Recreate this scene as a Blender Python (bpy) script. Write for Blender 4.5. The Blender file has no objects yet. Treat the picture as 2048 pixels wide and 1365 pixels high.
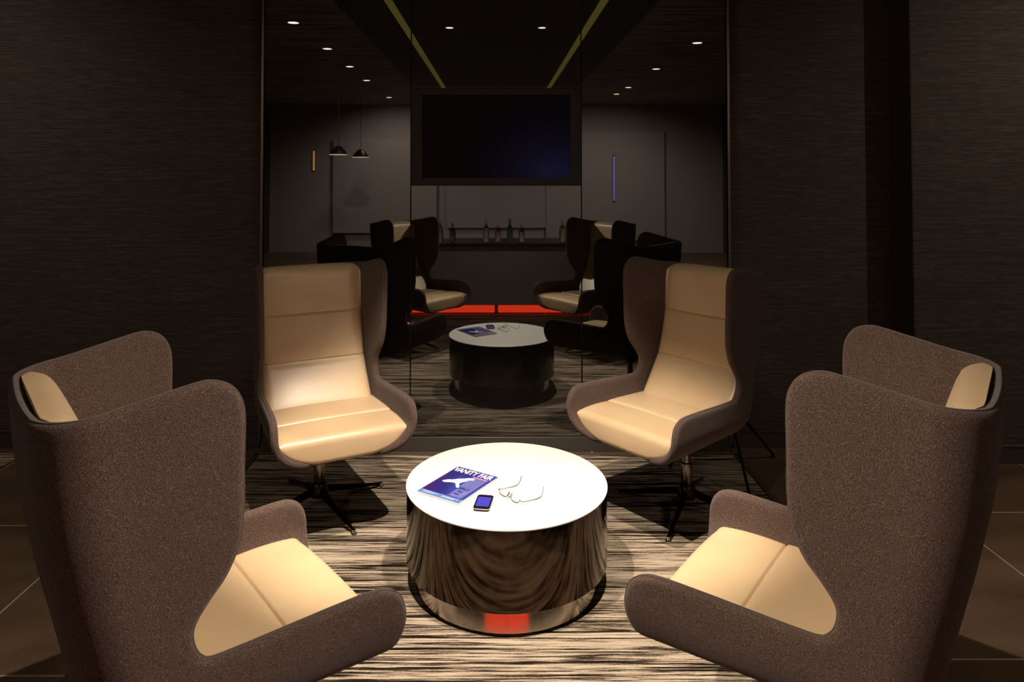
import bpy, bmesh, math, random
from mathutils import Vector, Matrix
from mathutils.geometry import delaunay_2d_cdt
random.seed(7)
PI = math.pi
scn = bpy.context.scene
C = scn.collection

# ------------------------------------------------------------------ helpers
def link(name, me, mat=None, parent=None):
    o = bpy.data.objects.new(name, me)
    C.objects.link(o)
    if mat is not None:
        me.materials.append(mat)
    if parent is not None:
        o.parent = parent
    return o

def obj(name, bm, mat=None, parent=None, smooth=True, angle=None):
    me = bpy.data.meshes.new(name)
    bmesh.ops.recalc_face_normals(bm, faces=bm.faces)
    bm.to_mesh(me); bm.free()
    if smooth:
        if angle is None:
            angle = 40
        me.shade_smooth()
        try:
            me.set_sharp_from_angle(angle=math.radians(angle))
        except Exception:
            pass
    return link(name, me, mat, parent)

def thing(name, label, cat, loc=(0, 0, 0), rotz=0, group=None):
    o = bpy.data.objects.new(name, None)
    C.objects.link(o)
    o.location = loc; o.rotation_euler = (0, 0, rotz)
    o.empty_display_size = .1
    return tag(o, label, cat, group)

def tag(o, label, cat, group=None):
    o['label'] = label; o['category'] = cat
    if group: o['group'] = group
    return o

def struct(o):
    o['kind'] = 'structure'
    return o

def box(bm, c, s, bevel=0.0, seg=2, rot=None):
    r = bmesh.ops.create_cube(bm, size=1.0)
    vs = r['verts']
    M = Matrix.Diagonal((s[0], s[1], s[2], 1))
    bmesh.ops.transform(bm, matrix=M, verts=vs)
    if bevel > 0:
        es = list({e for v in vs for e in v.link_edges})
        rr = bmesh.ops.bevel(bm, geom=es, offset=bevel, segments=seg, profile=.5, affect='EDGES')
        vs = list({v for f in rr['faces'] for v in f.verts} | {v for v in vs if v.is_valid})
    T = Matrix.Translation(c)
    if rot is not None:
        T = T @ rot
    bmesh.ops.transform(bm, matrix=T, verts=vs)
    return vs

def bxo(name, c, s, mat, parent=None, bevel=0.0, seg=2):
    bm = bmesh.new(); box(bm, c, s, bevel, seg)
    return obj(name, bm, mat, parent)

def tube(bm, pts, rad, n=10, closed=False, caps=True):
    pts = [Vector(p) for p in pts]
    N = len(pts)
    rads = rad if isinstance(rad, (list, tuple)) else [rad] * N
    rings = []
    up = None
    for i, p in enumerate(pts):
        if closed:
            t = pts[(i + 1) % N] - pts[i - 1]
        else:
            t = pts[min(i + 1, N - 1)] - pts[max(i - 1, 0)]
        if t.length < 1e-9: t = Vector((0, 0, 1))
        t.normalize()
        if up is None:
            a = Vector((0, 0, 1)) if abs(t.z) < .9 else Vector((1, 0, 0))
            up = (a - t * a.dot(t)).normalized()
        else:
            up = up - t * up.dot(t)
            if up.length < 1e-6: up = t.orthogonal()
            up.normalize()
        sd = t.cross(up)
        rings.append([bm.verts.new(p + (up * math.cos(2 * PI * k / n) + sd * math.sin(2 * PI * k / n)) * rads[i]) for k in range(n)])
    for i in range(N if closed else N - 1):
        a, b = rings[i], rings[(i + 1) % N]
        for k in range(n):
            bm.faces.new((a[k], a[(k + 1) % n], b[(k + 1) % n], b[k]))
    if not closed and caps:
        bm.faces.new(rings[0]); bm.faces.new(rings[-1])

def lathe(bm, prof, n=64, c=(0, 0, 0)):
    rings = []
    for r, z in prof:
        if r < 1e-6:
            rings.append([bm.verts.new((c[0], c[1], c[2] + z))])
        else:
            rings.append([bm.verts.new((c[0] + r * math.cos(2 * PI * k / n), c[1] + r * math.sin(2 * PI * k / n), c[2] + z)) for k in range(n)])
    for a, b in zip(rings[:-1], rings[1:]):
        for k in range(n):
            k2 = (k + 1) % n
            if len(a) == 1 and len(b) == 1: continue
            if len(a) == 1: bm.faces.new((a[0], b[k], b[k2]))
            elif len(b) == 1: bm.faces.new((a[k], a[k2], b[0]))
            else: bm.faces.new((a[k], a[k2], b[k2], b[k]))

def catmull(pts, per=6, closed=False):
    P = [Vector(p) for p in pts]
    out = []
    n = len(P)
    rng = n if closed else n - 1
    for i in range(rng):
        p0 = P[(i - 1) % n] if closed or i > 0 else P[0] * 2 - P[1]
        p1 = P[i]; p2 = P[(i + 1) % n]
        p3 = P[(i + 2) % n] if closed or i + 2 < n else P[-1] * 2 - P[-2]
        for k in range(per):
            t = k / per
            out.append(.5 * ((2 * p1) + (p2 - p0) * t + (2 * p0 - 5 * p1 + 4 * p2 - p3) * t * t + (3 * p1 - p0 - 3 * p2 + p3) * t ** 3))
    if not closed: out.append(P[-1].copy())
    return out

def lerp_tab(tab, x):
    if x <= tab[0][0]: return tab[0][1]
    for (a, va), (b, vb) in zip(tab[:-1], tab[1:]):
        if x <= b:
            t = (x - a) / (b - a)
            t = t * t * (3 - 2 * t) if False else t
            return va + (vb - va) * t
    return tab[-1][1]

# ------------------------------------------------------------------ materials
class NT:
    def __init__(s, name):
        s.m = bpy.data.materials.new(name); s.m.use_nodes = True
        s.t = s.m.node_tree; s.b = s.t.nodes['Principled BSDF']
    def n(s, typ, **kw):
        nd = s.t.nodes.new(typ)
        for k, v in kw.items():
            if k in nd.inputs: nd.inputs[k].default_value = v
            else: setattr(nd, k, v)
        return nd
    def l(s, a, b): s.t.links.new(a, b)
    def set(s, **kw):
        for k, v in kw.items():
            s.b.inputs[k.replace('_', ' ')].default_value = v
        return s
    def coords(s, scale=(1, 1, 1), kind='Object', rot=(0, 0, 0)):
        tc = s.n('ShaderNodeTexCoord'); mp = s.n('ShaderNodeMapping')
        mp.inputs['Scale'].default_value = scale
        mp.inputs['Rotation'].default_value = rot
        s.l(tc.outputs[kind], mp.inputs['Vector'])
        return mp.outputs['Vector']
    def noise(s, vec, scale=1.0, detail=3.0, rough=.5, dist=0.0):
        nd = s.n('ShaderNodeTexNoise')
        nd.inputs['Scale'].default_value = scale; nd.inputs['Detail'].default_value = detail
        nd.inputs['Roughness'].default_value = rough; nd.inputs['Distortion'].default_value = dist
        s.l(vec, nd.inputs['Vector'])
        return nd.outputs['Fac']
    def ramp(s, fac, stops, interp='LINEAR'):
        nd = s.n('ShaderNodeValToRGB'); cr = nd.color_ramp; cr.interpolation = interp
        while len(cr.elements) > 1: cr.elements.remove(cr.elements[-1])
        for i, (p, c) in enumerate(stops):
            e = cr.elements[0] if i == 0 else cr.elements.new(p)
            e.position = p
            e.color = tuple(c) + (1,) if len(c) == 3 else c
        s.l(fac, nd.inputs['Fac'])
        return nd.outputs['Color']
    def math(s, op, a, b=None, c=None, clamp=False):
        nd = s.n('ShaderNodeMath'); nd.operation = op; nd.use_clamp = clamp
        for i, v in enumerate((a, b, c)):
            if v is None: continue
            if isinstance(v, (int, float)): nd.inputs[i].default_value = v
            else: s.l(v, nd.inputs[i])
        return nd.outputs[0]
    def mix(s, fac, a, b, blend='MIX'):
        nd = s.n('ShaderNodeMix'); nd.data_type = 'RGBA'; nd.blend_type = blend
        for i, v in ((0, fac), (6, a), (7, b)):
            if isinstance(v, (int, float)): nd.inputs[i].default_value = v
            elif isinstance(v, tuple): nd.inputs[i].default_value = v + (1,) if len(v) == 3 else v
            else: s.l(v, nd.inputs[i])
        return nd.outputs[2]
    def bump(s, h, strength=.3, dist=.002):
        nd = s.n('ShaderNodeBump'); nd.inputs['Strength'].default_value = strength
        nd.inputs['Distance'].default_value = dist
        s.l(h, nd.inputs['Height']); s.l(nd.outputs['Normal'], s.b.inputs['Normal'])

def col(name, rgb, rough=.5, metal=0.0, **kw):
    t = NT(name)
    t.set(Base_Color=tuple(rgb) + (1,), Roughness=rough, Metallic=metal, **kw)
    vec = t.coords(); nz = t.noise(vec, 40, 2)
    r = t.math('MULTIPLY_ADD', nz, .08, max(0, rough - .04))
    if rough > .05: t.l(r, t.b.inputs['Roughness'])
    return t.m

def emis(name, rgb, strength):
    t = NT(name)
    t.set(Base_Color=tuple(rgb) + (1,), Roughness=.5)
    t.b.inputs['Emission Color'].default_value = tuple(rgb) + (1,)
    t.b.inputs['Emission Strength'].default_value = strength
    return t.m

def mat_felt():
    t = NT('felt')
    v = t.coords()
    n1 = t.noise(v, 780, 3, .7)
    n2 = t.noise(v, 380, 2, .6)
    n3 = t.noise(v, 5, 2)
    f = t.math('ADD', t.math('MULTIPLY', n1, .7), t.math('MULTIPLY', n2, .3))
    c = t.ramp(f, [(.36, (.011, .0070, .0055)), (.49, (.050, .030, .0235)), (.59, (.170, .108, .083)), (.70, (.42, .29, .235))])
    c = t.mix(t.math('MULTIPLY', n3, .35), c, (.05, .035, .032), 'MIX')
    t.l(c, t.b.inputs['Base Color'])
    t.set(Roughness=.95)
    t.b.inputs['Specular IOR Level'].default_value = .1
    t.b.inputs['Sheen Weight'].default_value = .10
    t.b.inputs['Sheen Roughness'].default_value = .5
    t.bump(f, .6, .0015)
    return t.m

def mat_leather():
    t = NT('tan_leather')
    v = t.coords()
    n1 = t.noise(v, 260, 3, .6); n2 = t.noise(v, 4, 3)
    c = t.ramp(n2, [(.3, (.50, .34, .20)), (.7, (.56, .395, .235))])
    t.l(c, t.b.inputs['Base Color'])
    t.set(Roughness=.36)
    t.b.inputs['Coat Weight'].default_value = .22; t.b.inputs['Coat Roughness'].default_value = .26
    t.l(t.math('MULTIPLY_ADD', n1, .12, .36), t.b.inputs['Roughness'])
    t.b.inputs['Specular IOR Level'].default_value = .5
    h = t.math('ADD', t.math('MULTIPLY', n1, .15), t.math('MULTIPLY', t.noise(v, 14, 2), 1.0))
    t.bump(h, .25, .004)
    return t.m

def mat_carpet():
    t = NT('streaked_carpet')
    v1 = t.coords((1.9, 84, 1))
    v2 = t.coords((6.0, 210, 1))
    v3 = t.coords((.8, 15, 1))
    a = t.noise(v1, 1, 3, .62, .35)
    b = t.noise(v2, 1, 2, .6, .2)
    d = t.noise(v3, 1, 2, .5, .2)
    g = t.noise(t.coords((90, 500, 90)), 1, 2, .6)
    f = t.math('ADD', t.math('MULTIPLY', a, .55), t.math('MULTIPLY', b, .35))
    f = t.math('ADD', f, t.math('MULTIPLY', d, .22))
    f = t.math('ADD', f, t.math('MULTIPLY', g, .10))
    c = t.ramp(f, [(.51, (.008, .006, .005)), (.565, (.032, .022, .015)), (.595, (.14, .10, .07)), (.625, (.40, .31, .23)), (.72, (.56, .45, .34))])
    t.l(c, t.b.inputs['Base Color'])
    t.set(Roughness=.95)
    t.b.inputs['Specular IOR Level'].default_value = .08
    t.bump(t.math('ADD', f, t.math('MULTIPLY', g, .6)), .5, .004)
    return t.m

def mat_wall(name, tint=1.0, warm=0.0):
    t = NT(name)
    v = t.coords((9, 9, 190)); v2 = t.coords((2.5, 2.5, 80)); v3 = t.coords((20, 20, 300))
    a = t.noise(v, 1, 3, .6); b = t.noise(v2, 1, 2, .6); d = t.noise(v3, 1, 2)
    f = t.math('ADD', t.math('MULTIPLY', a, .5), t.math('ADD', t.math('MULTIPLY', b, .25), t.math('MULTIPLY', d, .25)))
    k = tint
    c = t.ramp(f, [(.36, (.034 * k, .027 * k, .022 * k)), (.5, (.060 * k, .047 * k, .038 * k)), (.64, (.100 * k, .080 * k, .064 * k))])
    t.l(c, t.b.inputs['Base Color'])
    t.set(Roughness=.8)
    t.b.inputs['Specular IOR Level'].default_value = .2
    t.bump(f, .6, .003)
    return t.m

def mat_floor():
    # large dark tiles; grout lines sit in the tile field either side of the rug
    t = NT('floor_tiles')
    tc = t.n('ShaderNodeTexCoord'); sp = t.n('ShaderNodeSeparateXYZ')
    t.l(tc.outputs['Object'], sp.inputs[0])
    x, y = sp.outputs[0], sp.outputs[1]
    def lines(c, off, per, w):
        q = t.math('FRACT', t.math('DIVIDE', t.math('ADD', t.math('SUBTRACT', c, off), per * 20.5), per))
        dd = t.math('MULTIPLY', t.math('ABSOLUTE', t.math('SUBTRACT', q, .5)), per)
        return t.math('LESS_THAN', dd, w)
    w = .0035
    gl = t.math('MAXIMUM', lines(x, -1.865, .885, w), lines(y, 3.41, 1.0, w))
    gr = t.math('MAXIMUM', lines(x, 2.165, .80, w), lines(y, 3.54, 1.05, w))
    side = t.math('GREATER_THAN', x, 0.0)
    g = t.math('ADD', t.math('MULTIPLY', gr, side), t.math('MULTIPLY', gl, t.math('SUBTRACT', 1.0, side)))
    v = t.coords((1, 2.2, 1))
    n = t.noise(v, 2.2, 5, .6, .6); n2 = t.noise(v, 60, 3, .6)
    f = t.math('ADD', t.math('MULTIPLY', n, .8), t.math('MULTIPLY', n2, .2))
    base = t.ramp(f, [(.35, (.085, .052, .031)), (.65, (.15, .094, .058))])
    c = t.mix(g, base, (.46, .36, .25))
    t.l(c, t.b.inputs['Base Color'])
    t.l(t.math('MULTIPLY_ADD', n, .25, .42), t.b.inputs['Roughness'])
    t.b.inputs['Specular IOR Level'].default_value = .35
    t.bump(t.math('SUBTRACT', f, t.math('MULTIPLY', g, 1.0)), .25, .003)
    return t.m

def mat_mirror():
    t = NT('dark_mirror_glass')
    v = t.coords()
    n = t.noise(v, 1.5, 2)
    c = t.ramp(n, [(.3, (.007, .006, .005)), (.7, (.010, .0085, .007))])
    t.l(c, t.b.inputs['Base Color'])
    t.set(Roughness=.012, IOR=2.3)
    return t.m

def mat_ceiling():
    t = NT('streaked_ceiling')
    v = t.coords((1.2, 14, 1))
    n = t.noise(v, 1, 4, .7, .5)
    c = t.ramp(n, [(.38, (.06, .05, .04)), (.6, (.42, .35, .26))])
    t.l(c, t.b.inputs['Base Color'])
    t.set(Roughness=.7)
    return t.m

def mat_drum():
    t = NT('bronze_drum_metal')
    v = t.coords()
    n = t.noise(t.coords((6, 6, 40)), 1, 3)
    t.set(Base_Color=(.07, .050, .038, 1), Metallic=1.0, Roughness=.09)
    t.l(t.math('MULTIPLY_ADD', n, .06, .05), t.b.inputs['Roughness'])
    return t.m

def mat_mag():
    t = NT('magazine_cover_print')
    v = t.coords((1, 1, 1))
    sp = t.n('ShaderNodeSeparateXYZ'); t.l(v, sp.inputs[0])
    n = t.noise(t.coords((9, 6, 1)), 1, 3, .6)
    f = t.math('ADD', t.math('MULTIPLY', sp.outputs[0], 3.0), t.math('MULTIPLY', n, .9))
    c = t.ramp(f, [(.05, (.035, .008, .055)), (.35, (.055, .013, .095)), (.6, (.022, .018, .17)), (.85, (.04, .05, .30))])
    t.l(c, t.b.inputs['Base Color'])
    t.set(Roughness=.3)
    return t.m

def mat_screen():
    t = NT('television_screen_painted_glow')
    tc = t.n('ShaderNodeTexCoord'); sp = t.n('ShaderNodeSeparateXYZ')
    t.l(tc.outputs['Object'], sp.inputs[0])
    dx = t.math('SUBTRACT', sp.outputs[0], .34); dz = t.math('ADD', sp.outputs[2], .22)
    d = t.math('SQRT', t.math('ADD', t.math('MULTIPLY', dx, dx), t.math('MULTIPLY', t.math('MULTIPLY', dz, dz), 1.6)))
    c = t.ramp(d, [(.0, (.005, .0047, .018)), (.25, (.0018, .0015, .005)), (.5, (.0004, .0003, .0006)), (.8, (.0010, .0003, .0002))])  # blue reflection at lower right, put into the screen's emission colour
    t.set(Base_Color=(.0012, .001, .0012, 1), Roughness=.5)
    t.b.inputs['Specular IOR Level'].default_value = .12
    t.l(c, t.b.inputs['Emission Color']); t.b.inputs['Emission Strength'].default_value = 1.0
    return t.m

def mat_glass(name, rgb=(1, 1, 1), rough=0.0):
    t = NT(name)
    t.set(Base_Color=tuple(rgb) + (1,), Roughness=rough, IOR=1.45)
    t.b.inputs['Transmission Weight'].default_value = 1.0
    return t.m

def mat_lens():
    t = NT('spectacle_lens'); t.set(Base_Color=(.8, .85, .6, 1), Roughness=.02, Alpha=.16)
    return t.m

M = dict(
    felt=mat_felt(), leather=mat_leather(), carpet=mat_carpet(), wall=mat_wall('fabric_wall', 1.0),
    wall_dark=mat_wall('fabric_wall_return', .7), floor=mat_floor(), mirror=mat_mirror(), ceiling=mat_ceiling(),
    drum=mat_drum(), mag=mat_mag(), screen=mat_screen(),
    thread=col('felt_piping', (.075, .048, .04), .8),
    black_metal=col('black_metal', (.02, .017, .015), .28, 1.0),
    column_metal=col('bronzed_chrome', (.22, .17, .14), .16, 1.0),
    chrome=col('chrome', (.8, .75, .7), .12, 1.0),
    top=col('white_laminate', (.90, .88, .84), .38),
    plinth=col('brushed_steel', (.42, .38, .34), .14, 1.0),
    trim=col('bronze_trim', (.17, .14, .115), .35, .8),
    base=col('skirting_paint', (.05, .04, .034), .5),
    rugtrim=col('rug_edge_trim', (.10, .075, .05), .4, .3),
    bezel=col('television_bezel', (.0045, .0028, .0022), .55),
    tray=col('dark_ceiling_paint', (.028, .026, .02), .7),
    olive=emis('olive_cove_light', (.40, .35, .07), .58),
    lamp=emis('warm_lamp_face', (1, .82, .6), 9.0),
    pendant_lamp=emis('pendant_lamp_face', (1, .78, .5), 4.0),
    red=emis('red_kick_light', (1, .05, .015), 3.0),
    bar=col('bar_front', (.68, .62, .55), .5),
    bartop=col('bar_top', (.05, .045, .04), .3),
    violet=emis('violet_light', (.35, .3, 1), .9), amber=emis('amber_light', (1, .5, .15), 1.6),
    rear=col('rear_wall_paint', (.30, .27, .26), .7),
    rear_dark=col('rear_wall_dark', (.05, .045, .04), .7),
    paper=col('paper', (.85, .82, .78), .6),
    white_ink=col('white_ink', (.75, .72, .78), .4),
    pink_ink=col('pink_ink', (.85, .25, .35), .4),
    pale_blue=col('pale_blue_ink', (.10, .20, .48), .35),
    line_ink=col('violet_white_ink', (.34, .34, .62), .4),
    phone_body=col('phone_black', (.01, .008, .02), .15),
    phone_rim=col('phone_rim', (.75, .66, .52), .18, 1.0),
    phone_screen=emis('phone_screen', (.035, .03, .30), .55),
    wire=col('spectacle_wire', (.012, .011, .010), .5, 0.0),
    lens=mat_lens(),
    bottle_green=mat_glass('bottle_glass', (.25, .4, .25)),
    bottle_clear=mat_glass('clear_glass'),
    hub=col('dark_hub', (.015, .012, .012), .35, .5),
)

# ------------------------------------------------------------------ the setting
WY = 4.36; GY = 4.30; CEIL = 3.0
def slab(name, x0, x1, y0, y1, z0, z1, mat, bevel=0):
    return struct(bxo(name, ((x0 + x1) / 2, (y0 + y1) / 2, (z0 + z1) / 2), (x1 - x0, y1 - y0, z1 - z0), mat, None, bevel))
def slab_origin(name, x0, x1, y0, y1, z0, z1, mat):
    return slab(name, x0, x1, y0, y1, z0, z1, mat)

slab('floor', -4.6, 4.6, -6.0, 4.6, -.10, 0, M['floor'])
slab('wall_front_left', -4.6, -1.395, WY, WY + .12, 0, CEIL, M['wall'])
slab('wall_front_right', 1.395, 2.39, WY, WY + .12, 0, CEIL, M['wall'])
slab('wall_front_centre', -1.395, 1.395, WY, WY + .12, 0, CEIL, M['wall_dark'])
slab('wall_front_projecting', 2.395, 4.6, 4.13, WY + .12, 0, CEIL, M['wall'])
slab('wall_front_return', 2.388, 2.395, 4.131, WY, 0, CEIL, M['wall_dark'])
slab('wall_left', -4.7, -4.6, -6.0, 4.5, 0, CEIL, M['wall'])
slab('wall_right', 4.6, 4.7, -6.0, 4.5, 0, CEIL, M['wall'])
slab('wall_rear', -4.6, 4.6, -6.1, -6.0, 0, CEIL, M['rear'])
slab('ceiling', -4.7, 4.7, -6.1, 4.6, CEIL, CEIL + .1, M['ceiling'])
slab('trim_ceiling_tray', -1.27, 1.27, -2.6, 4.28, CEIL - .02, CEIL - .001, M['tray'])
# baseboards
def skirting(name, x0, x1, y, h=.105):
    bm = bmesh.new()
    box(bm, ((x0 + x1) / 2, y - .006, h / 2), (x1 - x0, .012, h), .002, 1)
    box(bm, ((x0 + x1) / 2, y - .009, h - .006), (x1 - x0, .018, .010), .002, 1)
    struct(obj(name, bm, M['base']))
skirting('baseboard_front_left', -4.6, -1.42, WY)
skirting('baseboard_front_right', 1.42, 2.387, WY)
skirting('baseboard_front_projecting', 2.38, 4.6, 4.13)
# rug with metal edge
bm = bmesh.new(); box(bm, (0, 2.285, .004), (2.76, 3.87, .008), .002, 1)
tag(obj('rug', bm, M['carpet']), 'dark and cream streaked rug running under the four chairs and the round table', 'rug')
for nm, sx in (('trim_rug_left', -1), ('trim_rug_right', 1)):
    struct(bxo(nm, (sx * 1.398, 2.29, .005), (.032, 3.9, .010), M['rugtrim'], None, .002, 1))
struct(bxo('trim_rug_back', (0, 4.236, .005), (2.83, .03, .010), M['rugtrim'], None, .002, 1))
bm = bmesh.new(); box(bm, (-3.69, 1.6, .004), (1.86, 5.3, .008), .002, 1)
tag(obj('rug', bm, M['carpet']), 'streaked rug at the far left edge, beyond the dark floor tiles', 'rug')

# dark mirror panels, three of them, with dark joints and a slim trim either side
GT = 3.0 - .025
for (x0, x1, z0, z1, lab) in (
        (-1.388, -.514, .09, GT, 'tall dark mirrored glass panel behind the back left chair, left of the television'),
        (-.508, .506, .09, 1.573, 'dark mirrored glass panel below the television, reflecting the round table'),
        (-.508, .506, 2.158, GT, 'dark mirrored glass panel directly above the television'),
        (.512, 1.376, .09, GT, 'tall dark mirrored glass panel between the television and the back right chair')):
    o = bxo('mirror_panel', ((x0 + x1) / 2, GY + .004, (z0 + z1) / 2), (x1 - x0, .008, z1 - z0), M['mirror'], None, .0008, 1)
    tag(o, lab, 'mirror', 'dark glass panels on the back wall')
struct(bxo('trim_1', (-1.400, GY + .02, GT / 2 + .03), (.016, .07, GT - .06), M['trim'], None, .002, 1))
struct(bxo('trim_2', (1.389, GY + .02, GT / 2 + .03), (.016, .07, GT - .06), M['trim'], None, .002, 1))
struct(bxo('trim_3', (0, GY + .018, .043), (2.79, .05, .086), M['base'], None, .003, 1))
struct(bxo('trim_4', (0, GY + .035, 1.6), (2.77, .045, 2.7), M['bezel']))

# television
tv = thing('television', 'flat black television set flush into the dark mirrored wall', 'television', (-.001, GY, 1.865))
bm = bmesh.new()
W2, H2 = .507, .290
wx0, wx1, wz0, wz1 = -.442, .442, -.247, .253
for (x0, x1, z0, z1) in ((-W2, wx0, -H2, H2), (wx1, W2, -H2, H2), (wx0, wx1, -H2, wz0), (wx0, wx1, wz1, H2)):
    box(bm, ((x0 + x1) / 2, .003, (z0 + z1) / 2), (x1 - x0, .024, z1 - z0))
obj('bezel', bm, M['bezel'], tv, smooth=False)
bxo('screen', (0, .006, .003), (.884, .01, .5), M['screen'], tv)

# ------------------------------------------------------------------ ceiling lights
def downlight(x, y, label, grp='ceiling downlights reflected in the mirror wall', r=.05):
    t = thing('ceiling_light', label, 'ceiling light', (x, y, CEIL - (.02 if abs(x) < 1.2 and y > -2.6 else 0)), 0, grp)
    bm = bmesh.new(); lathe(bm, [(r, 0), (r, -.006), (r + .014, -.006), (r + .016, 0)], 32)
    obj('frame', bm, M['base'], t)
    bm = bmesh.new(); lathe(bm, [(0, -.004), (r, -.004), (r, -.001), (0, -.001)], 32)
    obj('diffuser', bm, M['lamp'], t)
    return t
LL = [(-1.83, 2.16), (-1.85, .77), (-1.88, -.58), (-1.92, -2.0), (-1.96, -4.5)]
for i, (x, y) in enumerate(LL):
    downlight(x, y, 'round recessed downlight mirrored at upper left, %s of the left row' %
              ['nearest and largest', 'second', 'third', 'fourth', 'last and smallest'][i])
LR = [(2.10, 1.13), (2.10, -.8), (2.12, -2.9), (2.10, -3.9)]
for i, (x, y) in enumerate(LR):
    downlight(x, y, 'round recessed downlight mirrored at upper right, %s of the right row' %
              ['nearest and largest', 'second', 'third', 'last and smallest'][i])
downlight(-.43, 2.03, 'small recessed downlight above the table, left one of the central pair', r=.035)
downlight(.42, 2.03, 'small recessed downlight above the table, right one of the central pair', r=.035)
WALL_FILL = [(-3.3, 2.75), (3.4, 2.55)]  # added unseen downlights, there to brighten the fabric walls
for x, y in WALL_FILL:
    downlight(x, y, 'added fill downlight brightening the %s fabric wall, out of view' % ('left' if x < 0 else 'right'), 'added fill downlights for the fabric walls')
CAM_FILL = [(-3.3, -.3), (3.4, -.3)]  # added unseen downlights that fill the chair backs from the camera side
for x, y in CAM_FILL:
    downlight(x, y, 'added fill downlight to the %s of the camera, out of view' % ('left' if x < 0 else 'right'), 'added fill downlights beside the camera')
for s, n in ((-1, 'left'), (1, 'right')):
    o = bxo('cove_light', (s * .835, .7, CEIL - .0235), (.065, 7.0, .007), M['olive'], None, .002, 1)
    tag(o, 'long thin olive yellow light strip across the dark ceiling, %s one in the mirror' % n, 'ceiling light', 'olive ceiling strips')

# ------------------------------------------------------------------ chair
YB = [(.33, .140), (.40, .155), (.48, .173), (.62, .206), (.77, .243), (.91, .272), (1.03, .288), (1.16, .300), (1.25, .305)]
def Yb(z): return lerp_tab(YB, z)
RC = .125; A0 = .30 - RC; ARC0 = RC * PI / 2
ZK = .545; EH, EV = .17, .150
SLEN = .255
TH = .032
def prof(t):
    """t>=ZK: straight wall.  below: curls in under the seat. returns inset, z, phi"""
    if t >= ZK: return 0.0, t, 0.0
    s = ZK - t
    if s < SLEN:
        ph = s / SLEN * PI / 2
        return EH * (1 - math.cos(ph)), ZK - EV * math.sin(ph), ph
    return EH + (s - SLEN), ZK - EV, PI / 2
def Wd(y, z):   # half width: narrower at the back, opening toward the arms
    k = max(0.0, min(1.0, (.12 - y) / .6))
    w = .296 + .026 * k
    if z > .62: w += .014 * min(1, (z - .62) / .5) * max(0, min(1, (.15 - y) / .25))
    return w
def shell_map(sig, t):
    ins, z, ph = prof(t)
    s = abs(sig); sg = 1 if sig >= 0 else -1
    yb = Yb(max(z, .40)) - ins
    rc = max(.012, RC - ins)
    yc = yb - rc
    wc = max(0.0, Wd(yc, z) - ins)
    a = max(0.0, wc - rc)
    if s <= A0:
        u = s / A0
        p = Vector((a * u, yb, z)); h = Vector((0, 1, 0))
    elif s <= A0 + ARC0:
        th = (s - A0) / ARC0 * PI / 2
        p = Vector((min(a + rc * math.sin(th), wc) , yc + rc * math.cos(th), z)); h = Vector((math.sin(th), math.cos(th), 0))
    else:
        y = yc - (s - A0 - ARC0)
        p = Vector((max(0.0, Wd(y, z) - ins), y, z)); h = Vector((1, 0, 0))
    # gentle bow of the back
    if s < A0: p.y += .006 * (1 - (s / A0) ** 2)
    n = (h * math.cos(ph) + Vector((0, 0, -1)) * math.sin(ph)).normalized()
    p.x *= sg; n.x *= sg
    return p, n
def sig_of(y, t):
    ins, z, ph = prof(t)
    yb = Yb(max(z, .40)) - ins; rc = max(.012, RC - ins)
    return A0 + ARC0 + (yb - rc - y)
side = [('s', 0, 1.143), ('s', .10, 1.144), ('s', A0, 1.147), ('s', A0 + ARC0 * .5, 1.151), ('y', .185, 1.158), ('y', .09, 1.176),
        ('y', .02, 1.190), ('y', -.025, 1.196), ('y', -.060, 1.184), ('y', -.081, 1.155), ('y', -.088, 1.11), ('y', -.088, 1.00), ('y', -.088, .91),
        ('y', -.080, .845), ('y', -.056, .790), ('y', -.022, .748), ('y', .003, .712), ('y', .012, .682), ('y', .006, .645), ('y', -.012, .615), ('y', -.040, .599),
        ('y', -.10, .598), ('y', -.20, .602), ('y', -.32, .607), ('y', -.42, .609), ('y', -.460, .602), ('y', -.486, .582), ('y', -.498, .548),
        ('y', -.499, .51), ('y', -.496, .46), ('y', -.488, .40), ('y', -.472, .34), ('y', -.456, .28), ('y', -.446, .20), ('y', -.442, .10), ('y', -.440, .00)]
ctrl = []
for k, a, t in side:
    ctrl.append((a if k == 's' else sig_of(a, t), t, 0))
half = catmull(ctrl, 5)
TMIN = ctrl[-1][1]
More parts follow.
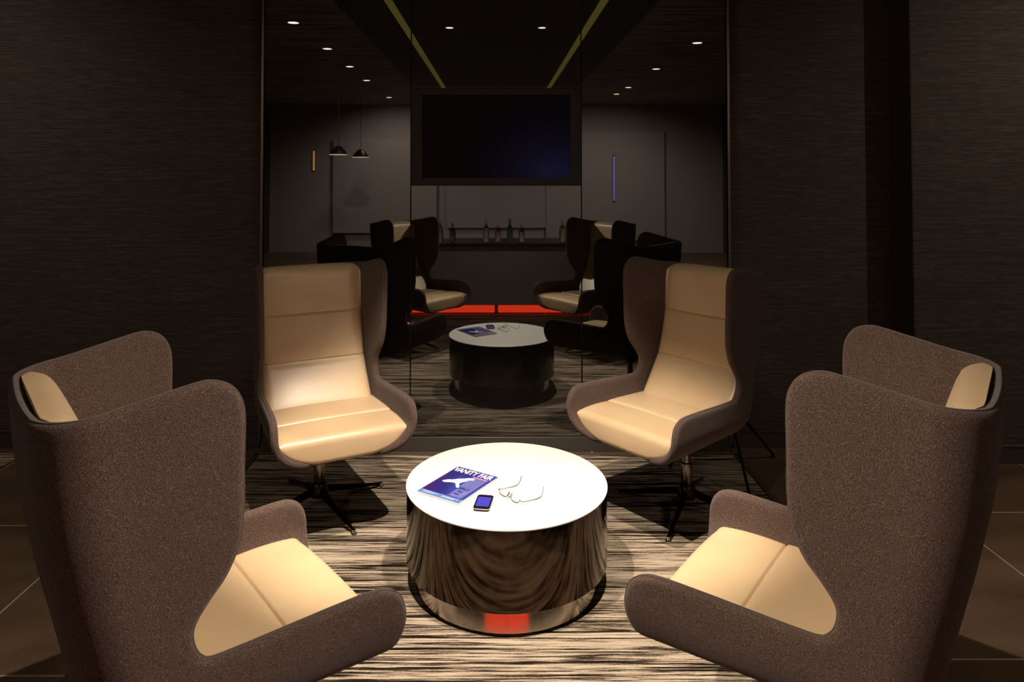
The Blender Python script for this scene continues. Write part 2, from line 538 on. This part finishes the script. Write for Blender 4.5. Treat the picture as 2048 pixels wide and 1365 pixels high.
def build_shell(parent):
    H = [(p.x, p.y) for p in half]
    nb = len(H)
    xr = H[-1][0]; m = 24
    pts = list(H) + [(xr - xr * k / m, TMIN) for k in range(1, m + 1)]
    tt = H[0][1]; m2 = 50
    pts += [(0.0, TMIN + (tt - TMIN) * k / m2) for k in range(1, m2)]
    N = len(pts)
    edges = [(i, (i + 1) % N) for i in range(N)]
    def inside(x, y):
        c = False; j = N - 1
        for i in range(N):
            xi, yi = pts[i]; xj, yj = pts[j]
            if (yi > y) != (yj > y) and x < (xj - xi) * (y - yi) / (yj - yi) + xi: c = not c
            j = i
        return c
    st = .021
    grid = []
    rnd = random.Random(3)
    nx = int(max(p[0] for p in pts) / st) + 2
    for i in range(1, nx):
        y = TMIN + st
        while y < 1.2:
            x = i * st; yy = y + rnd.uniform(-.0006, .0006); x += rnd.uniform(-.0006, .0006)
            if inside(x, yy) and not any((x - p) ** 2 + (yy - q) ** 2 < (st * .55) ** 2 for p, q in pts): grid.append((x, yy))
            y += st
    res = delaunay_2d_cdt([Vector(p) for p in pts + grid], edges, [], 0, 1e-7)
    ov, of, orig = res[0], res[2], res[3]
    idx = {}
    for i, o in enumerate(orig):
        for q in o: idx[q] = i
    tris = [f for f in of if inside(sum(ov[i].x for i in f) / len(f), sum(ov[i].y for i in f) / len(f))]
    bm = bmesh.new()
    K = 7
    seam = []
    for sg in (1, -1):
        def V3(v): return Vector((v.x * sg, v.y, v.z))
        outer = []; inner = []
        for v in ov:
            p, n = shell_map(v.x, v.y)
            outer.append(bm.verts.new(V3(p))); inner.append(bm.verts.new(V3(p - n * TH)))
        for f in tris:
            bm.faces.new([outer[i] for i in f]); bm.faces.new([inner[i] for i in reversed(f)])
        rings = []; sm = []
        for i in range(nb):
            a = Vector(H[max(i - 1, 0)]); b = Vector(H[min(i + 1, nb - 1)])
            tg = (b - a).normalized(); o2 = Vector((-tg.y, tg.x))
            if i == 0: o2 = Vector((0, 1))
            v = Vector(H[i]); e = 1e-3
            p, n = shell_map(v.x, v.y)
            p2, _ = shell_map(max(v.x - o2.x * e, 0), v.y - o2.y * e)
            od = (p - p2); od = (od - n * od.dot(n))
            if od.length < 1e-9: od = Vector((0, -1, 0))
            od.normalize()
            c = p - n * TH / 2
            ring = [outer[idx[i]]]
            for k in range(1, K):
                al = PI * k / K
                ring.append(bm.verts.new(V3(c + n * math.cos(al) * TH / 2 + od * math.sin(al) * TH / 2)))
            ring.append(inner[idx[i]])
            rings.append(ring)
            al = PI * .40
            sm.append(V3(c + n * math.cos(al) * (TH / 2 + .0004) + od * math.sin(al) * (TH / 2 + .0004)))
        for r1, r2 in zip(rings[:-1], rings[1:]):
            for k in range(K): bm.faces.new((r1[k], r1[k + 1], r2[k + 1], r2[k]))
        sm = sm[:-30]
        seam = sm if sg == 1 else list(reversed(sm[1:])) + seam
    bmesh.ops.remove_doubles(bm, verts=bm.verts, dist=2e-5)
    sh = obj('shell', bm, M['felt'], parent, angle=75)
    bm = bmesh.new(); tube(bm, seam, .0015, 6)
    obj('piping', bm, M['thread'], sh)
    return sh

def build_back(parent):
    tabY = [(.44, -.055), (.503, -.034), (.60, .030), (.703, .093), (.80, .128), (.927, .161), (1.05, .184), (1.15, .200), (1.2, .205)]
    tabW = [(.44, .262), (.503, .266), (.70, .262), (.93, .262), (1.16, .268)]
    tabY = [(a, b) for a, b in tabY]
    cp = catmull([(a, b, 0) for a, b in tabY], 8); ty = [(p.x, p.y) for p in cp]
    ztop = 1.166
    zs = []
    z = .492
    seams = (.703, .927)
    while z < 1.12:
        zs.append(z)
        z += .0025 if min(abs(z - s) for s in seams) < .014 else .014
    R = .045
    for k in range(9): zs.append(ztop - R + R * math.sin(k / 8 * PI / 2))
    rings = []
    bm = bmesh.new()
    for z in zs:
        yf = lerp_tab(ty, z)
        g = sum(math.exp(-((z - s) / .0042) ** 2) for s in seams) * .007
        # soft pillow between seams
        edges = [.46, .703, .927, 1.17]
        puff = 0
        for a, b in zip(edges[:-1], edges[1:]):
            if a <= z <= b: puff = math.sin(PI * (z - a) / (b - a)) ** .6 * .009
        kt = max(0.0, (z - (ztop - R)) / R)
        drop = R * (1 - math.sqrt(max(0, 1 - kt * kt)))      # rounds over at the top
        yb = Yb(z) - .028
        w = lerp_tab(tabW, z) - drop * .9
        ring = []
        n = 26
        for i in range(n + 1):
            u = -1 + 2 * i / n
            uu = math.sin(u * PI / 2) * .35 + u * .65
            e = max(0.0, (abs(uu) - .86) / .14)
            rr = .034 * (1 - math.sqrt(max(0, 1 - e * e)))
            y = yf + g + drop + rr - puff * (1 - abs(uu) ** 4) + .002
            ring.append(bm.verts.new((w * uu, min(y, yb - .002), z)))
        wi = Wd(Yb(z) - RC, z) - TH + .004; rc = RC - TH + .004; bo = Yb(z) - TH + .003; ai = wi - rc
        def lim(x): return bo - rc + math.sqrt(max(0, rc * rc - max(0, abs(x) - ai) ** 2))
        for v in ring:
            v.co.x = max(-wi + .002, min(wi - .002, v.co.x))
            v.co.y = min(v.co.y, lim(v.co.x) - .001)
        for j in range(13):
            x = w2 = min(w, wi) * (1 - 2 * j / 12)
            ring.append(bm.verts.new((x, lim(x), z)))
        for v in ring:
            v.co.z -= .009 * max(0, (z - 1.05) / .116) * abs(v.co.x / .27) ** 4
        rings.append(ring)
    for a, b in zip(rings[:-1], rings[1:]):
        m = len(a)
        for k in range(m):
            bm.faces.new((a[k], a[(k + 1) % m], b[(k + 1) % m], b[k]))
    for rg in (rings[0], rings[-1]):
        f = bm.faces.new(rg)
    bmesh.ops.triangulate(bm, faces=[f for f in bm.faces if len(f.verts) > 4])
    return obj('back_cushion', bm, M['leather'], parent, angle=60)

def build_seat(parent):
    HW = .286
    bm = bmesh.new()
    cols = []
    NX = 44
    for i in range(NX + 1):
        u = -1 + 2 * i / NX
        u = math.sin(u * PI / 2)
        x = HW * u; ax = abs(x)
        k = max(0.0, (ax - .105) / (HW - .105))
        zb = ZK - EV + .008 + (EV - .035) * (1 - math.sqrt(max(0, 1 - (k * .985) ** 2)))
        e = max(0.0, (ax - (HW - .03)) / .03)
        zt = .519 - .018 * (1 - math.sqrt(max(0, 1 - e * e * .97)))
        if zb > zt - .008: zb = zt - .008
        yf = -.487 + .012 * abs(u) ** 3
        crown = .006 * (1 - u * u)
        loop = []
        ys = []
        y = .0
        while y > -.487 + .045:
            ys.append(y); y -= .0022 if abs(y + .262) < .012 else .016
        for y0 in ys:
            y = y0 + (yf + .487) * min(1, max(0, (-.28 - y0) / .16))
            g = .006 * math.exp(-((y + .262) / .0045) ** 2)
            puff = .005 * max(0, math.sin(PI * min(1, max(0, (y + .45) / .19)))) if y < -.262 else .004
            loop.append((y, zt + crown + puff - g - .010 * max(0, (y + .2)) / .3))
        h = zt - zb
        r = min(.036, h * .48)
        for q in range(9):
            al = q / 8 * PI / 2
            loop.append((yf + .036 - .036 * math.sin(al), zt + crown - r + r * math.cos(al)))
        bl = .026
        for q in range(7):
            al = q / 6 * PI / 2
            rb = min(bl, h * .45)
            loop.append((yf + bl - bl * math.cos(al), zb + rb - rb * math.sin(al)))
        loop.append((.0, zb))
        cols.append([bm.verts.new((x, a, b)) for a, b in loop])
    # equal counts are needed between columns
    mlen = min(len(c) for c in cols)
    for a, b in zip(cols[:-1], cols[1:]):
        m = min(len(a), len(b))
        for k in range(m):
            bm.faces.new((a[k], a[(k + 1) % m], b[(k + 1) % m], b[k]))
    bm.faces.new(cols[0]); bm.faces.new(cols[-1])
    return obj('seat_cushion', bm, M['leather'], parent, angle=60)

LEGS = 4
def build_base(parent):
    bm = bmesh.new()
    lathe(bm, [(0, .395), (.085, .395), (.09, .388), (.09, .376), (.035, .365), (.030, .33), (.0, .33)], 32)
    obj('seat_plate', bm, M['hub'], parent)
    bm = bmesh.new()
    lathe(bm, [(0, .365), (.019, .365), (.019, .235), (.026, .23), (.027, .10), (.022, .09), (0, .09)], 32)
    obj('column', bm, M['column_metal'], parent)
    bm = bmesh.new()
    lathe(bm, [(0, .125), (.034, .125), (.040, .115), (.044, .075), (.040, .062), (0, .062)], 32)
    obj('hub', bm, M['hub'], parent)
    for k in range(LEGS):
        a = k * PI / 2
        d = Vector((math.cos(a), math.sin(a), 0)); s = Vector((-d.y, d.x, 0))
        bm = bmesh.new()
        n = 9; rings = []
        for i in range(n + 1):
            u = i / n
            r = .025 + .335 * u
            zt = .112 - .085 * u ** .9; hh = .022 * (1 - u) + .010; w = .010 * (1 - u) + .0065
            c = d * r
            rings.append([bm.verts.new(c + s * sx * w * kx + Vector((0, 0, zt - hh * kz))) for sx, kx, kz in
                          ((-1, .6, 0), (1, .6, 0), (1, 1, .3), (1, .8, 1), (-1, .8, 1), (-1, 1, .3))])
        for p, q in zip(rings[:-1], rings[1:]):
            for j in range(6): bm.faces.new((p[j], p[(j + 1) % 6], q[(j + 1) % 6], q[j]))
        bm.faces.new(rings[0]); bm.faces.new(rings[-1])
        lg = obj('leg', bm, M['black_metal'], parent)
        bm = bmesh.new()
        lathe(bm, [(0, .030), (.008, .030), (.009, .016), (.014, .013), (.014, .008), (0, .008)], 20, d * .352)
        g = obj('glide', bm, M['chrome'], lg)
        g['label'] = 'small chrome foot'

def make_chair():
    t = thing('wing_chair', 'x', 'chair')
    build_shell(t); build_back(t); build_seat(t); build_base(t)
    return t
BASE_PARTS = ('seat_plate', 'column', 'hub', 'leg')
def dup(root):
    r = root.copy(); C.objects.link(r)
    for ch in list(root.children):
        c = ch.copy(); C.objects.link(c); c.parent = r
        for g in list(ch.children):
            d = g.copy(); C.objects.link(d); d.parent = c
    return r
chairs = [
    ((-.873, 3.583), .475, -50, 'brown felt wing chair with tan leather cushions facing us at back left of the table'),
    ((.932, 3.562), -.882, -118, 'brown felt wing chair with tan cushions at back right, thin black stand behind it'),
    ((-.826, 1.779), 2.239, 30, 'brown felt wing chair at front left, its back to us, facing the table'),
    ((.935, 1.855), -2.216, 150, 'brown felt wing chair at front right, its back to us, facing the table'),
]
proto = make_chair()
roots = [proto] + [dup(proto) for _ in range(3)]
for r, (loc, rz, lang, lab) in zip(roots, chairs):
    r.location = (loc[0], loc[1], 0); r.rotation_euler = (0, 0, rz)
    r['label'] = lab; r['group'] = 'wing chairs around the round table'
    for ch in r.children:
        if ch.name.split('.')[0] in BASE_PARTS:
            ch.rotation_euler = (0, 0, math.radians(lang) - rz)

# ------------------------------------------------------------------ table
TX, TY, TR, TH_ = .042, 2.98, .409, .394
tb = thing('coffee_table', 'round drum coffee table with white top and dark polished sides on a steel plinth', 'table', (TX, TY, 0))
bm = bmesh.new(); lathe(bm, [(0, TH_), (TR - .003, TH_), (TR, TH_ - .002), (TR, TH_ - .006), (TR - .004, TH_ - .008), (0, TH_ - .008)], 160)
obj('tabletop', bm, M['top'], tb)
bm = bmesh.new(); lathe(bm, [(TR - .006, TH_ - .008), (TR - .002, TH_ - .010), (TR - .002, .100), (TR - .010, .094), (TR - .05, .094), (TR - .05, .12)], 160)
obj('drum', bm, M['drum'], tb)
bm = bmesh.new(); lathe(bm, [(0, .098), (.3475, .098), (.3725, .010), (.371, .008), (0, .008)], 160)
obj('plinth', bm, M['plinth'], tb)

# ------------------------------------------------------------------ magazine
TZ = TH_
def ground(c, z): return Vector((c[0], c[1], z))
o0 = Vector((-.314, 2.865)); ang = math.atan2(-.109, .170)
mg = thing('magazine', 'blue and purple glossy magazine lying on the white round table', 'magazine', (o0.x, o0.y, TZ), ang)
MW, MH, MT = .203, .281, .007
bm = bmesh.new(); box(bm, (MW / 2, MH / 2, MT / 2), (MW, MH, MT - .0006), .0012, 2)
obj('pages', bm, M['paper'], mg)
def sheet(name, x0, x1, y0, y1, z, mat, parent, th=.0004):
    bm = bmesh.new(); box(bm, ((x0 + x1) / 2, (y0 + y1) / 2, z), (x1 - x0, y1 - y0, th))
    return obj(name, bm, mat, parent, smooth=False)
cv = sheet('cover', 0.001, MW - .001, .001, MH - .001, MT, M['mag'], mg)
zz = MT + .0006
sheet('blue_band', .001, MW - .001, .001, .030, zz, M['pale_blue'], cv)
def text(body, x, y, size, z, mat, parent, name, sx=1, bold=.0, rot=0, sp=1):
    cu = bpy.data.curves.new(name, 'FONT'); cu.body = body; cu.size = size; cu.offset = bold
    cu.extrude = .0001; cu.space_character = sp
    o = bpy.data.objects.new(name, cu); C.objects.link(o); cu.materials.append(mat)
    bpy.context.view_layer.update()
    me = bpy.data.meshes.new_from_object(o.evaluated_get(bpy.context.evaluated_depsgraph_get()))
    bpy.data.objects.remove(o)
    o = bpy.data.objects.new(name, me); C.objects.link(o)
    if not me.materials: me.materials.append(mat)
    o.parent = parent; o.location = (x, y, z); o.scale = (sx, 1, 1); o.rotation_euler = (0, 0, rot)
    return o
text('VANITY FAIR', .006, MH - .046, .052, zz + .0003, M['white_ink'], cv, 'masthead', .62, .0016)
text('HOLLYWOOD', .130, MH - .060, .011, zz + .0003, M['pink_ink'], cv, 'headline', 1, .0004) if False else None
sheet('headline_bar', .118, .188, MH - .062, MH - .055, zz, M['pink_ink'], cv)
# pale reclining figure shape
fig = [(.030, .128), (.042, .150), (.060, .160), (.075, .178), (.092, .190), (.108, .205), (.128, .212), (.138, .204), (.132, .192), (.120, .186), (.116, .172),
       (.108, .158), (.104, .142), (.116, .128), (.124, .112), (.114, .108), (.100, .124), (.086, .138), (.066, .134), (.046, .124)]
fp = catmull([(a, b, 0) for a, b in fig], 4, True)
bm = bmesh.new()
vs = [bm.verts.new((p.x, p.y, zz + .0003)) for p in fp]
bm.faces.new(vs); bmesh.ops.triangulate(bm, faces=bm.faces)
obj('figure', bm, M['white_ink'], cv, smooth=False)
# outlined numerals and lines
bm = bmesh.new()
def poly_line(pts, w=.0011):
    for (a, b) in zip(pts[:-1], pts[1:]):
        A = Vector((a[0], a[1], 0)); B = Vector((b[0], b[1], 0)); d = (B - A); L = d.length
        r = Matrix.Rotation(math.atan2(d.y, d.x), 4, 'Z')
        box(bm, ((A.x + B.x) / 2, (A.y + B.y) / 2, zz + .0002), (L + w * 2, w * 2, .0003), 0, 1, r)
for pl in ([(.122, .225), (.122, .128), (.132, .120), (.142, .128), (.142, .225)],
           [(.128, .225), (.128, .132), (.136, .132), (.136, .225)],
           [(.148, .225), (.148, .122), (.160, .114), (.170, .122), (.170, .215)],
           [(.156, .220), (.156, .128), (.163, .128), (.163, .218)],
           [(.178, .220), (.178, .034)], [(.184, .220), (.184, .040)],
           [(.128, .046), (.168, .046), (.168, .100), (.128, .100), (.128, .046)],
           [(.134, .052), (.162, .052), (.162, .070), (.134, .070), (.134, .052)],
           [(.134, .076), (.162, .076), (.162, .094), (.134, .094), (.134, .076)],
           [(.122, .040), (.172, .040), (.172, .106)]):
    poly_line(pl)
obj('line_drawing', bm, M['line_ink'], cv, smooth=False)
# small lines of print on the blue band
bm = bmesh.new()
for k, (x0, x1, y) in enumerate(((.02, .09, .021), (.02, .075, .013), (.11, .185, .021), (.11, .17, .013))):
    box(bm, ((x0 + x1) / 2, y, zz + .0004), (x1 - x0, .0022, .0003))
obj('small_print', bm, M['white_ink'], cv, smooth=False)

# ------------------------------------------------------------------ phone
ph = thing('smartphone', 'small black smartphone with a lit blue screen on the white table', 'phone', (-.0485, 2.763, TZ), math.radians(-9))
def rrect(bm, w, h, z0, z1, r, n=6, inset=.0):
    lo, hi = [], []
    for cx_, cy_, a0 in ((w / 2 - r, h / 2 - r, 0), (-w / 2 + r, h / 2 - r, 90), (-w / 2 + r, -h / 2 + r, 180), (w / 2 - r, -h / 2 + r, 270)):
        for k in range(n + 1):
            a = math.radians(a0 + 90 * k / n)
            lo.append(bm.verts.new((cx_ + (r - inset) * math.cos(a), cy_ + (r - inset) * math.sin(a), z0)))
            hi.append(bm.verts.new((cx_ + r * math.cos(a), cy_ + r * math.sin(a), z1)))
    m = len(lo)
    for k in range(m): bm.faces.new((lo[k], lo[(k + 1) % m], hi[(k + 1) % m], hi[k]))
    bm.faces.new(lo); bm.faces.new(hi)
bm = bmesh.new(); rrect(bm, .061, .116, .0005, .009, .012, 6, .004); obj('back_shell', bm, M['phone_body'], ph)
bm = bmesh.new(); rrect(bm, .0625, .1175, .0085, .0112, .0125); obj('rim', bm, M['phone_rim'], ph)
bm = bmesh.new(); rrect(bm, .059, .114, .0105, .0116, .011); gl = obj('front_glass', bm, M['phone_body'], ph)
bm = bmesh.new(); rrect(bm, .050, .076, .0114, .0119, .0008); sc = obj('display', bm, M['phone_screen'], ph)
bm = bmesh.new(); lathe(bm, [(0, .0119), (.0045, .0119), (.0055, .0117), (.0055, .0114)], 24, (0, -.0475, 0)); obj('home_button', bm, M['hub'], ph)

# ------------------------------------------------------------------ glasses
gs = thing('eyeglasses', 'open wire rimmed eyeglasses on the white table, beside the phone', 'glasses', (.048, 2.806, TZ), math.atan2(-.105, .087))
# local: x along the front, +y toward the temples
gw = .066
for s in (-1, 1):
    cx_ = s * .034
    def lp(a, k=1.0):
        zz_ = .0215 + .0185 * k * math.copysign(abs(math.sin(a)) ** .8, math.sin(a))
        return (cx_ + .0265 * k * math.copysign(abs(math.cos(a)) ** .8, math.cos(a)), .25 * (zz_ - .003), zz_)
    bm = bmesh.new(); tube(bm, [lp(PI * 1.0 + PI * k / 14) for k in range(15)], .0014, 6)
    obj('rim', bm, M['wire'], gs)
    bm = bmesh.new(); vs = [bm.verts.new(lp(2 * PI * k / 32, .97)) for k in range(32)]; f = bm.faces.new(vs)
    rr = bmesh.ops.extrude_face_region(bm, geom=[f]); bmesh.ops.translate(bm, vec=(0, .0014, 0), verts=[v for v in rr['geom'] if isinstance(v, bmesh.types.BMVert)])
    obj('lens', bm, M['lens'], gs, smooth=False)
    bm = bmesh.new(); tube(bm, [(s * .008, .002, .012), (s * .0085, .007, .013), (s * .0085, .009, .018)], .0012, 6); box(bm, (s * .008, .0095, .020), (.0035, .003, .010), .001, 2)
    obj('nose_pad', bm, M['wire'], gs)
    tp = catmull([(s * .060, .003, .018), (s * .066, .003, .016), (s * .069, .012, .012), (s * .070, .05, .006), (s * .069, .092, .003), (s * .068, .108, .006), (s * .066, .118, .018), (s * .065, .124, .036)], 5)
    bm = bmesh.new(); tube(bm, tp, .0014, 6)
    obj('temple', bm, M['wire'], gs)
bm = bmesh.new(); tube(bm, catmull([(-.0085, .003, .014), (-.004, .001, .010), (.004, .001, .010), (.0085, .003, .014)], 5), .0013, 6); obj('bridge', bm, M['wire'], gs)

# ------------------------------------------------------------------ thin black stand behind the back right chair
ap = Vector((1.235, 3.88, .44))
st = thing('tripod_stand', 'thin black splayed legs of a stand, behind the back right chair', 'stand', (ap.x, ap.y, 0))
bm = bmesh.new(); lathe(bm, [(0, .64), (.010, .64), (.010, .40), (.018, .395), (.018, .47), (.012, .475)][::1], 20); obj('pole', bm, M['black_metal'], st)
for fx, fy in ((1.60, 4.20), (1.262, 3.60), (.97, 4.05)):
    bm = bmesh.new()
    tube(bm, [(0, 0, .44), (fx - ap.x, fy - ap.y, .022)], .0075, 10)
    lg = obj('leg', bm, M['black_metal'], st)
    bm = bmesh.new(); lathe(bm, [(0, .0), (.011, .0), (.012, .010), (.008, .022), (0, .022)], 14, (fx - ap.x, fy - ap.y, (.0085 if fx < 1.39 else .0005))); obj('rubber_foot', bm, M['hub'], lg)

# ------------------------------------------------------------------ the bar behind the camera, seen in the mirror
bar = thing('bar_counter', 'long low bar counter with a pale front and red lit base, seen in the mirror', 'bar counter', (0, 0, 0))
bxo('front_panel', (0, -.05, .44), (2.6, .56, .68), M['bar'], bar, .004, 1)
bxo('counter_top', (0, -.05, .80), (2.7, .66, .04), M['bartop'], bar, .004, 1)
bm = bmesh.new()
for s in (-1, 1): box(bm, (s * .60, .195, .055), (1.16, .03, .085), .002, 1)
obj('kick_light', bm, M['red'], bar)
bxo('plinth', (0, -.07, .05), (2.4, .50, .10), M['rear_dark'], bar, .003, 1)
bproto = None
spots = [(-.95, .12), (-.80, .05), (-.66, .14), (-.52, .03), (-.12, .10), (.02, .02), (.16, .13), (.30, .06), (.78, .10), (.90, .03)]
for i, (x, y) in enumerate(spots):
    g = M['bottle_clear'] if i % 3 else M['bottle_green']
    hh = .26 if i % 2 == 0 else .20
    bm = bmesh.new()
    lathe(bm, [(0, 0), (.034, 0), (.036, .01), (.036, hh * .55), (.030, hh * .66), (.013, hh * .78), (.012, hh), (.014, hh + .004), (.014, hh + .012), (0, hh + .012)], 24)
    o = obj('bottle', bm, g); o.location = (x, y, .821)
    tag(o, 'small glass bottle on the bar counter reflected faintly behind the table', 'bottle', 'bottles on the bar counter')
# rear of the room: pale lit panels, dark openings
struct(bxo('trim_rear_left', (-2.25, -5.93, 1.35), (2.1, .05, 1.9), M['rear'], None, .004, 1))
struct(bxo('trim_rear_right', (2.2, -5.93, 1.35), (2.4, .05, 2.2), M['rear'], None, .004, 1))
struct(bxo('trim_rear_centre', (0.1, -5.95, 1.05), (2.2, .04, 1.1), M['rear'], None, .004, 1))
for i, (x, y, z, r) in enumerate(((-2.55, -3.0, 1.92, .15), (-2.42, -4.2, 1.90, .15))):
    t = thing('pendant_lamp', 'flat glowing pendant lamp mirrored left of the television, %s' % ('larger left one' if i == 0 else 'smaller right one'), 'pendant lamp', (x, y, z), 0, 'pendant lamps in the mirror')
    bm = bmesh.new(); lathe(bm, [(.02, .14), (.05, .13), (r * .75, .06), (r, .0), (r - .006, .0), (r * .72, .055), (.02, .125)], 36); obj('lamp_shade', bm, M['hub'], t)
    bm = bmesh.new(); lathe(bm, [(0, -.004), (r - .004, -.004), (r - .004, .004), (0, .004)], 36); obj('diffuser', bm, M['pendant_lamp'], t)
    bm = bmesh.new(); tube(bm, [(0, 0, .13), (0, 0, CEIL - z)], .004, 8); obj('cord', bm, M['hub'], t)

for nm, x, z0, z1, e, lab in (('violet', 2.37, 1.05, 1.95, M['violet'], 'thin violet vertical wall light mirrored right of the television'),
                              ('amber', -3.70, 1.66, 2.06, M['amber'], 'thin amber vertical wall light mirrored at the left edge of the glass')):
    t = thing('wall_light', lab, 'wall light', (x, -5.88 if x > 0 else -5.975, (z0 + z1) / 2))
    bxo('diffuser', (0, .012, 0), (.03, .02, z1 - z0), e, t, .003, 1)
    bxo('back_plate', (0, -.005, 0), (.05, .014, z1 - z0 + .04), M['hub'], t, .003, 1)

# ------------------------------------------------------------------ lights
def spot(x, y, z, tgt, energy, cone, blend=.4, rad=.03, color=(1, .83, .62)):
    l = bpy.data.lights.new('spot', 'SPOT'); l.energy = energy; l.spot_size = math.radians(cone); l.spot_blend = blend
    l.shadow_soft_size = rad; l.color = color
    o = bpy.data.objects.new('spot_lamp', l); C.objects.link(o); o.location = (x, y, z)
    d = Vector(tgt) - Vector((x, y, z)); o.rotation_euler = d.to_track_quat('-Z', 'Y').to_euler()
    return o
W1 = (1, .88, .72)
W1 = (1, .88, .72)
for sx, x in ((-1, -.43), (1, .42)):
    spot(x, 2.03, 2.976, (.0, 2.90, .3), 700, 53, .5, .02, W1)      # beam
    spot(x, 2.03, 2.976, (x * 1.6, 3.45, .95), 50, 50, .9, .02, W1)      # spill on the chair backs
spot(2.10, 1.13, 2.99, (-.74, 1.66, .95), 1050, 32, 1.0, .03, W1)
spot(-1.85, .77, 2.99, (.78, 1.68, .95), 1050, 32, 1.0, .03, W1)
for x, y in ((-1.83, 2.16), (2.10, 1.13)):
    spot(x, y, 2.99, (x * 1.7, y + .9, 0), 12 if x < 0 else 80, 90, 1, .02, (1, .78, .55))
for x, y in LL[2:] + LR[1:]:
    spot(x, y, 2.99, (x, y - 1.6, 0), 230, 130, .8, .02, (1, .85, .7))
for x, y in CAM_FILL:
    spot(x, y, 2.99, (x * .2, 2.5, .8), 75, 70, .8, .03, (1, .84, .68))  # added camera-side fill on the chair backs
for x in (-.43, .42):
    spot(x, 2.03, 2.976, (x * .6, .2, .45), 60, 46, .9, .02, W1)      # spill on the bar
for x, y in WALL_FILL:
    spot(x, y, 2.99, (x * 1.02, 4.36, 1.3), 52 if x < 0 else 72, 120, 1, .02, (1, .84, .70))  # added wash to lift the fabric walls
w = bpy.data.worlds.new('World'); scn.world = w; w.use_nodes = True
bg = w.node_tree.nodes['Background']; bg.inputs[0].default_value = (.75, .8, 1, 1); bg.inputs[1].default_value = .05

# ------------------------------------------------------------------ camera
cam = bpy.data.cameras.new('camera'); co = bpy.data.objects.new('camera', cam); C.objects.link(co)
F = 1436.2
cam.sensor_fit = 'HORIZONTAL'; cam.sensor_width = 36.0; cam.lens = F * 36.0 / 2048
co.location = (0, 0, 1.664)
co.rotation_euler = (PI / 2 + .027546, 0, 0)
cam.shift_x = (1024 - 992.6) / 2048
cam.shift_y = -(682.5 - (341 - F * math.tan(.027546))) / 2048
cam.clip_start = .05
scn.camera = co
scn.view_settings.view_transform = 'Standard'
scn.view_settings.look = 'None'
scn.view_settings.exposure = 0
scn.cycles.use_denoising = True
scn.cycles.max_bounces = 6
scn.cycles.sample_clamp_indirect = 4
scn.cycles.caustics_reflective = False
scn.cycles.caustics_refractive = False
